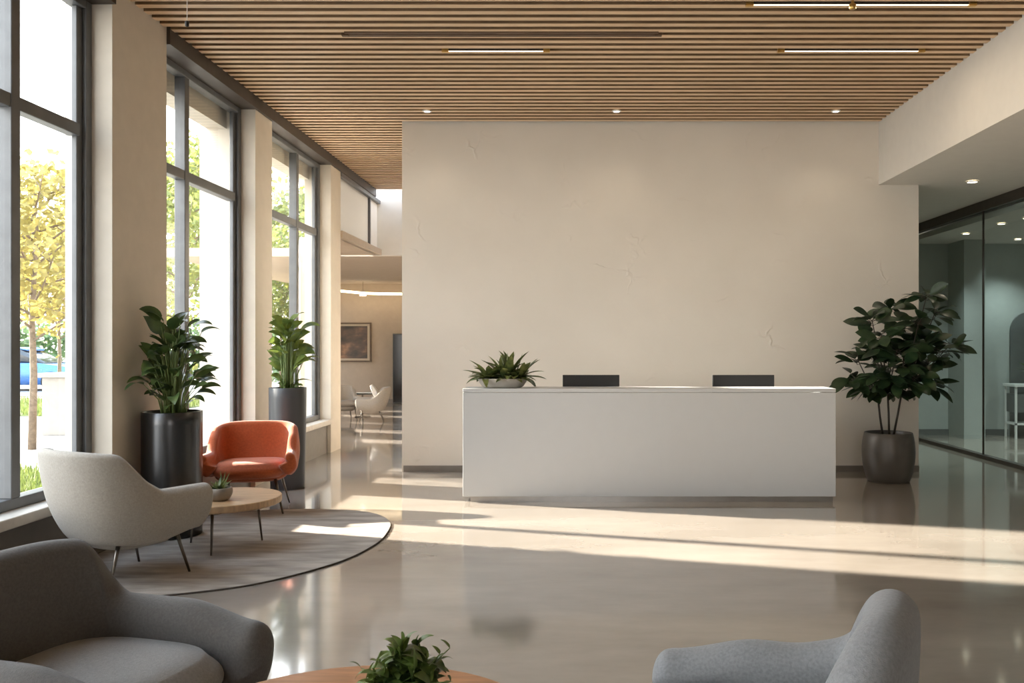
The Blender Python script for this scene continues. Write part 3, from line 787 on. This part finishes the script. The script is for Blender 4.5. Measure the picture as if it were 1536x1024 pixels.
# ------------------------------------------------------------------ lounge furniture
t = thing('framed_picture', 'dark framed abstract painting on the lounge wall', 'picture', (-5.85, 22.6, 1.58))
w, h = 0.53, 0.51
bm = bmesh.new(); box(bm, -w, w, -0.04, 0, h-0.035, h); box(bm, -w, w, -0.04, 0, -h, -h+0.035); box(bm, -w, -w+0.035, -0.04, 0, -h+0.035, h-0.035); box(bm, w-0.035, w, -0.04, 0, -h+0.035, h-0.035)
obj('frame', bm, M['art_frame'], t); obj('passepartout', B(-w+0.035, w-0.035, -0.022, -0.006, -h+0.035, h-0.035), M['art_mat'], t); obj('canvas', B(-w+0.10, w-0.10, -0.028, -0.022, -h+0.09, h-0.09), M['painting'], t)

def lounge_chair(label, x, y, facing, s=0.82, cushion=False):
    PL = dict(PA); PL.update(hB=0.84, hA=0.58, W=0.38)
    r = armchair('lounge_chair', label, PL, (M['chair_cream'], M['chair_cream']), (x, y, 0), facing, 'pale chairs in the far lounge')
    r.scale = (s, s, s); r['category'] = 'chair'
    return r
lounge_chair('pale chair at the edge of the pier in the far lounge', -4.72, 17.6, (0.5, -0.85))
lounge_chair('pale chair seen from behind in the far lounge, a cushion on it', -4.02, 17.1, (-0.93, -0.2))
t = thing('cushion', 'pale cushion lying against the chair back in the far lounge', 'cushion', (-3.93, 17.1, 0.5))
bm = bmesh.new(); bmesh.ops.create_cube(bm, size=1.0); bmesh.ops.subdivide_edges(bm, edges=bm.edges, cuts=5, use_grid_fill=True)
for v in bm.verts:
    x_, y_, z_ = v.co*2; e = (1-x_*x_*0.9)*(1-y_*y_*0.9)
    v.co = Vector((x_*0.19, y_*0.19, z_*0.012+z_*0.055*math.sqrt(max(e, 0))))
o = obj('cushion_cover', bm, M['white_paint'], t, True); o.rotation_euler = (0, 1.05, 0.2); o.location = (0.0, 0, 0.06)
t = thing('side_table', 'small dark round table between the pale lounge chairs', 'table', (-4.48, 18.25, 0))
obj('tabletop', lathe(bmesh.new(), [(0.24, 0.48), (0.25, 0.485), (0.25, 0.5), (0.24, 0.505)], 40), M['office_dark'], t)
obj('table_stem', lathe(bmesh.new(), [(0.16, 0), (0.16, 0.012), (0.02, 0.02), (0.02, 0.48)], 24), M['steel'], t)
t = thing('display_cabinet', 'tall dark glass fronted cabinet at the end of the lounge wall', 'cabinet', (-4.2, 22.35, 0))
soft(obj('body', B(-0.48, 0.6, -0.15, 0.24, 0.0, 1.80), M['office_dark'], t), 0.006)
obj('door', B(-0.46, 0.06, -0.17, -0.15, 0.04, 1.77), M['screen'], t); obj('door', B(0.07, 0.58, -0.17, -0.15, 0.04, 1.77), M['screen'], t)
bm = bmesh.new(); tube(bm, [(-6.3, 22.3, 2.92), (-5.9, 22.3, 2.885), (-5.45, 22.3, 2.84), (-5.0, 22.3, 2.825), (-2.0, 22.3, 2.80)], 0.032, 8)
tag(obj('cove_light', bm, M['cove_on'], None, True), 'glowing warm strip running below the lounge ceiling', 'strip light')
t = thing('pendant_lamp', 'tiny pale cone lamp below the glowing lounge strip', 'pendant lamp', (-5.32, 21.7, 3.1))
obj('cord', tube(bmesh.new(), [(0, 0, 0), (0, 0, -0.26)], 0.004, 6), M['black'], t)
obj('lamp_shade', lathe(bmesh.new(), [(0.02, -0.26), (0.03, -0.27), (0.085, -0.36), (0.082, -0.36), (0.02, -0.28)], 24, cap=False), M['spot_on'], t, True)
l = bpy.data.lights.new('lounge_glow', 'AREA'); l.shape = 'RECTANGLE'; l.size = 4; l.size_y = 0.1; l.energy = 6; l.color = (1, 0.78, 0.52)
lo = bpy.data.objects.new('lounge_glow', l); C.objects.link(lo); lo.location = (-4.2, 22.2, 2.79)

# ------------------------------------------------------------------ office furniture
t = thing('console_table', 'white shelved console table inside the glazed office', 'table', (7.42, 14.2, 0))
obj('tabletop', B(-0.32, 0.5, -0.2, 0.2, 0.84, 0.88), M['white_gloss'], t)
obj('shelf', B(-0.30, 0.48, -0.18, 0.18, 0.22, 0.25), M['white_gloss'], t)
soft(obj('drawer_box', B(-0.28, 0.46, -0.17, 0.17, 0.42, 0.72), M['office_dark'], t), 0.005)
for x_ in (-0.30, 0.46):
    for y_ in (-0.18, 0.15): obj('leg', B(x_, x_+0.03, y_, y_+0.03, 0, 0.84), M['white_gloss'], t)
t = thing('arched_panel', 'dark arched panel on the office end wall at the frame edge', 'panel', (7.62, 14.57, 0))
bm = bmesh.new(); pts = [(-0.32, 0.0)]+[(-0.32*math.cos(PI*k/16), 1.75+0.32*math.sin(PI*k/16)) for k in range(17)]+[(0.32, 0.0)]
a = [bm.verts.new((x_, -0.04, z_)) for x_, z_ in pts]; b = [bm.verts.new((x_, 0, z_)) for x_, z_ in pts]
bm.faces.new(a); bm.faces.new(list(reversed(b)))
for i in range(len(pts)): bm.faces.new((a[i], a[(i+1) % len(pts)], b[(i+1) % len(pts)], b[i]))
obj('panel_board', bm, M['office_dark'], t)
random.seed(4)
t = thing('potted_plant', 'small green plant on the white office console', 'potted plant', (7.5, 14.2, 0.88))
pot(t, 'pot', 0.06, 0.08, 0.08, 0.14, M['pot_stone'])
fb = bmesh.new()
for i in range(16):
    a = i*2.4; el = rv(0.5, 1.3); d = Vector((math.cos(a)*math.cos(el), math.sin(a)*math.cos(el), math.sin(el)))
    leaf(fb, Vector((0, 0, 0.12)), d, (0, 0, 1) if abs(d.z) < .9 else (1, 0, 0), rv(0.3, 0.5), 0.07, droop=1.2, n=8)
obj('foliage', fb, M['leaf_lily'], t, True)

# ------------------------------------------------------------------ outdoors
struct('ground', B(-90, -3.97, -40, 120, -0.2, -0.05), M['paving'])
struct('road', B(-90, -13.5, 26, 33, -0.05, -0.03), M['asphalt'])
def grass(x0, x1, y0, y1, n, label, seed):
    random.seed(seed); bm = bmesh.new()
    for i in range(n):
        x_, y_ = rv(x0, x1), rv(y0, y1); h_ = rv(0.10, 0.22); a = rv(0, PI); w_ = 0.02
        dx, dy = math.cos(a)*w_, math.sin(a)*w_
        v = [bm.verts.new((x_-dx, y_-dy, -0.05)), bm.verts.new((x_+dx, y_+dy, -0.05)), bm.verts.new((x_+rv(-.06, .06), y_+rv(-.06, .06), -0.05+h_))]
        bm.faces.new(v)
    o = obj('grass', bm, M['grass'], None); tag(o, label, 'grass', None, 'stuff')
    struct('grass_bed', B(x0, x1, y0, y1, -0.06, -0.03), M['grass'])
grass(-7.4, -4.3, 7.6, 10.2, 9000, 'strip of short bright grass just outside the first window', 1)
grass(-18, -9.5, 19, 24, 9000, 'strip of grass beyond the pale paving outside', 2)

def make_tree(label, x, y, H, crown_z, crown_r, nleaf, m, seed, group='trees outside the windows'):
    random.seed(seed)
    t = thing('tree', label, 'tree', (x, y, -0.05), group=group)
    tb, fb = bmesh.new(), bmesh.new()
    tube(tb, [(0, 0, 0), (0.02, 0.01, crown_z*0.6), (0.0, 0.0, crown_z), (0.05, 0.03, H*0.75), (0.02, 0, H)], [0.06, 0.05, 0.042, 0.026, 0.007], 8)
    tips = []
    for i in range(22):
        q = i/21; z = crown_z*0.85+(H-crown_z)*0.85*q
        a = i*2.4+rv(-.3, .3); r = crown_r*(0.55+0.45*math.sin(PI*min(1, q*0.8+0.25)))*rv(0.75, 1.05)
        tip = Vector((math.cos(a)*r, math.sin(a)*r, z+r*rv(0.45, 0.9)))
        b0 = Vector((0, 0, z)); md = b0.lerp(tip, 0.5)+Vector((0, 0, -0.06*r))
        tube(tb, [b0, md, tip], [0.022, 0.014, 0.005], 5)
        tips += [(b0, md, tip)]
        for j in range(2):
            c = md.lerp(tip, rv(0.1, 0.7)); tp = c+Vector((rv(-1, 1), rv(-1, 1), rv(0.1, 0.9)))*r*0.4
            tube(tb, [c, tp], [0.009, 0.003], 4); tips.append((c, c.lerp(tp, .5), tp))
    for i in range(nleaf):
        b0, md, tip = random.choice(tips); q = rv(0.35, 1.1)
        p = b0.lerp(tip, q)+Vector((random.gauss(0, 1), random.gauss(0, 1), random.gauss(0, 1)))*0.16*crown_r/1.2
        s_ = rv(0.045, 0.085)*max(1, crown_r/1.5); a = Vector((rv(-1, 1), rv(-1, 1), rv(-1, 1))).normalized(); b = a.orthogonal().normalized()*0.65
        v = [bm_v for bm_v in (fb.verts.new(p-a*s_), fb.verts.new(p-b*s_), fb.verts.new(p+a*s_), fb.verts.new(p+b*s_))]
        fb.faces.new(v)
    obj('trunk', tb, M['bark'], t, True); obj('foliage', fb, m, t)
    return t
make_tree('slim young tree with yellow leaves framed by the first window', -8.15, 13.0, 4.4, 1.9, 1.35, 2600, M['autumn'], 31)
make_tree('yellow green tree seen through the second window', -8.4, 18.4, 6.0, 1.6, 1.7, 4200, M['autumn_green'], 32)
make_tree('green tree seen through the third window', -8.0, 23.5, 4.9, 1.1, 1.6, 4200, M['autumn_green'], 33)
make_tree('yellow tree farther back behind the young tree of the first window', -14.6, 24.5, 5.2, 2.0, 2.0, 4200, M['autumn'], 34)
make_tree('broad yellow green tree beyond the road behind the second window', -19.5, 43, 10.8, 2.2, 3.6, 5200, M['autumn_green'], 35)
make_tree('broad yellow tree beyond the road behind the first window', -28.5, 46, 7.6, 2.4, 3.4, 5200, M['autumn'], 36)
make_tree('broad green tree beyond the road behind the third window', -12.9, 39, 8.4, 2.2, 3.4, 5200, M['autumn_green'], 37)
# hedge behind the road
random.seed(8); fb = bmesh.new()
for i in range(6000):
    p = Vector((rv(-36, -12), rv(36, 37.6), rv(-0.05, 2.4)+0.3*math.sin(i*0.37)))
    a = Vector((rv(-1, 1), rv(-1, 1), rv(-1, 1))).normalized(); b = a.orthogonal().normalized()*0.7; s_ = rv(0.10, 0.2)
    fb.faces.new([fb.verts.new(p-a*s_), fb.verts.new(p-b*s_), fb.verts.new(p+a*s_), fb.verts.new(p+b*s_)])
hd = obj('hedge', fb, M['hedge'], None); tag(hd, 'dark green hedge beyond the road and the blue car', 'hedge', None, 'stuff')
# pale gate post
t = thing('gate_post', 'pale square concrete post standing behind the young tree outdoors', 'post', (-9.0, 15.2, -0.05))
soft(obj('post_shaft', B(-0.22, 0.22, -0.22, 0.22, 0, 1.0), M['concrete'], t), 0.01); soft(obj('post_cap', B(-0.27, 0.27, -0.27, 0.27, 1.0, 1.08), M['concrete'], t), 0.01)
# car
t = thing('car', 'blue car parked on the road outside the first window', 'car', (-18.9, 29.6, -0.03), 0.1)
def loft(sections, m, name):
    bm = bmesh.new(); R = []
    for x_, hw_, z0_, z1_ in sections:
        R.append([bm.verts.new((x_, hw_*c, z0_+(z1_-z0_)*q)) for c, q in ((-0.9, 0), (-1, 0.25), (-1, 0.7), (-0.86, 1), (0.86, 1), (1, 0.7), (1, 0.25), (0.9, 0))])
    for a, b in zip(R, R[1:]):
        for i in range(8): bm.faces.new((a[i], a[(i+1) % 8], b[(i+1) % 8], b[i]))
    bm.faces.new(R[0]); bm.faces.new(list(reversed(R[-1])))
    o = obj(name, bm, m, t, True); soft(o, 0.03, 3); return o
loft([(-2.15, .75, .35, .75), (-2.0, .85, .22, .90), (-1.0, .88, .2, .95), (0.9, .88, .2, .93), (1.8, .84, .22, .80), (2.15, .72, .32, .62)], M['car_paint'], 'body')
loft([(-1.75, .70, .88, .95), (-1.2, .72, .88, 1.40), (0.2, .72, .88, 1.43), (1.05, .70, .88, .95)], M['car_glass'], 'cabin_windows')
loft([(-1.35, .62, 1.36, 1.44), (-1.1, .64, 1.38, 1.46), (0.2, .64, 1.38, 1.46), (0.45, .60, 1.33, 1.40)], M['car_paint'], 'roof')
for x_ in (-1.35, 1.35):
    for y_ in (-0.78, 0.78):
        bm = bmesh.new(); bmesh.ops.create_cone(bm, cap_ends=True, segments=24, radius1=0.32, radius2=0.32, depth=0.2)
        bmesh.ops.rotate(bm, verts=bm.verts, cent=(0, 0, 0), matrix=Matrix.Rotation(PI/2, 3, 'X'))
        obj('wheel', bm, M['tyre'], t, True, (x_, y_, 0.32))
# added block out of view that keeps the sun off the first windows
t = thing('sun_blocker', 'pale sun blocker added outdoors, left of the picture', 'sun_blocker', (-16, 0, -0.05))
obj('wall', B(-5, 0, 4.6, 10.3, 0, 9.0), M['blocker'], t); obj('roof', B(-5.05, 0.05, 4.55, 10.32, 9.0, 9.2), M['concrete'], t)

# ------------------------------------------------------------------ light
w = bpy.data.worlds.new('sky'); sc.world = w; w.use_nodes = True
nt_ = w.node_tree; bg = nt_.nodes['Background']
tc = nt_.nodes.new('ShaderNodeTexCoord'); sp = nt_.nodes.new('ShaderNodeSeparateXYZ'); rp_ = nt_.nodes.new('ShaderNodeValToRGB')
nt_.links.new(tc.outputs['Generated'], sp.inputs[0]); nt_.links.new(sp.outputs['Z'], rp_.inputs[0]); nt_.links.new(rp_.outputs[0], bg.inputs[0])
e = rp_.color_ramp.elements; e[0].position = 0.0; e[0].color = (1.0, 0.96, 0.90, 1); e[1].position = 0.9; e[1].color = (0.62, 0.78, 1.0, 1)
x = e.new(0.35); x.color = (0.92, 0.96, 1.0, 1)
bg.inputs[1].default_value = 6.5
s = bpy.data.lights.new('sun', 'SUN'); s.energy = 30; s.angle = 0.022; s.color = (1.0, 0.91, 0.79)
so = bpy.data.objects.new('sun', s); C.objects.link(so)
el = math.radians(21); hd_ = Vector((0.96, -0.28, 0)).normalized()
dirv = Vector((hd_.x*math.cos(el), hd_.y*math.cos(el), -math.sin(el)))
so.rotation_euler = dirv.to_track_quat('-Z', 'Y').to_euler()
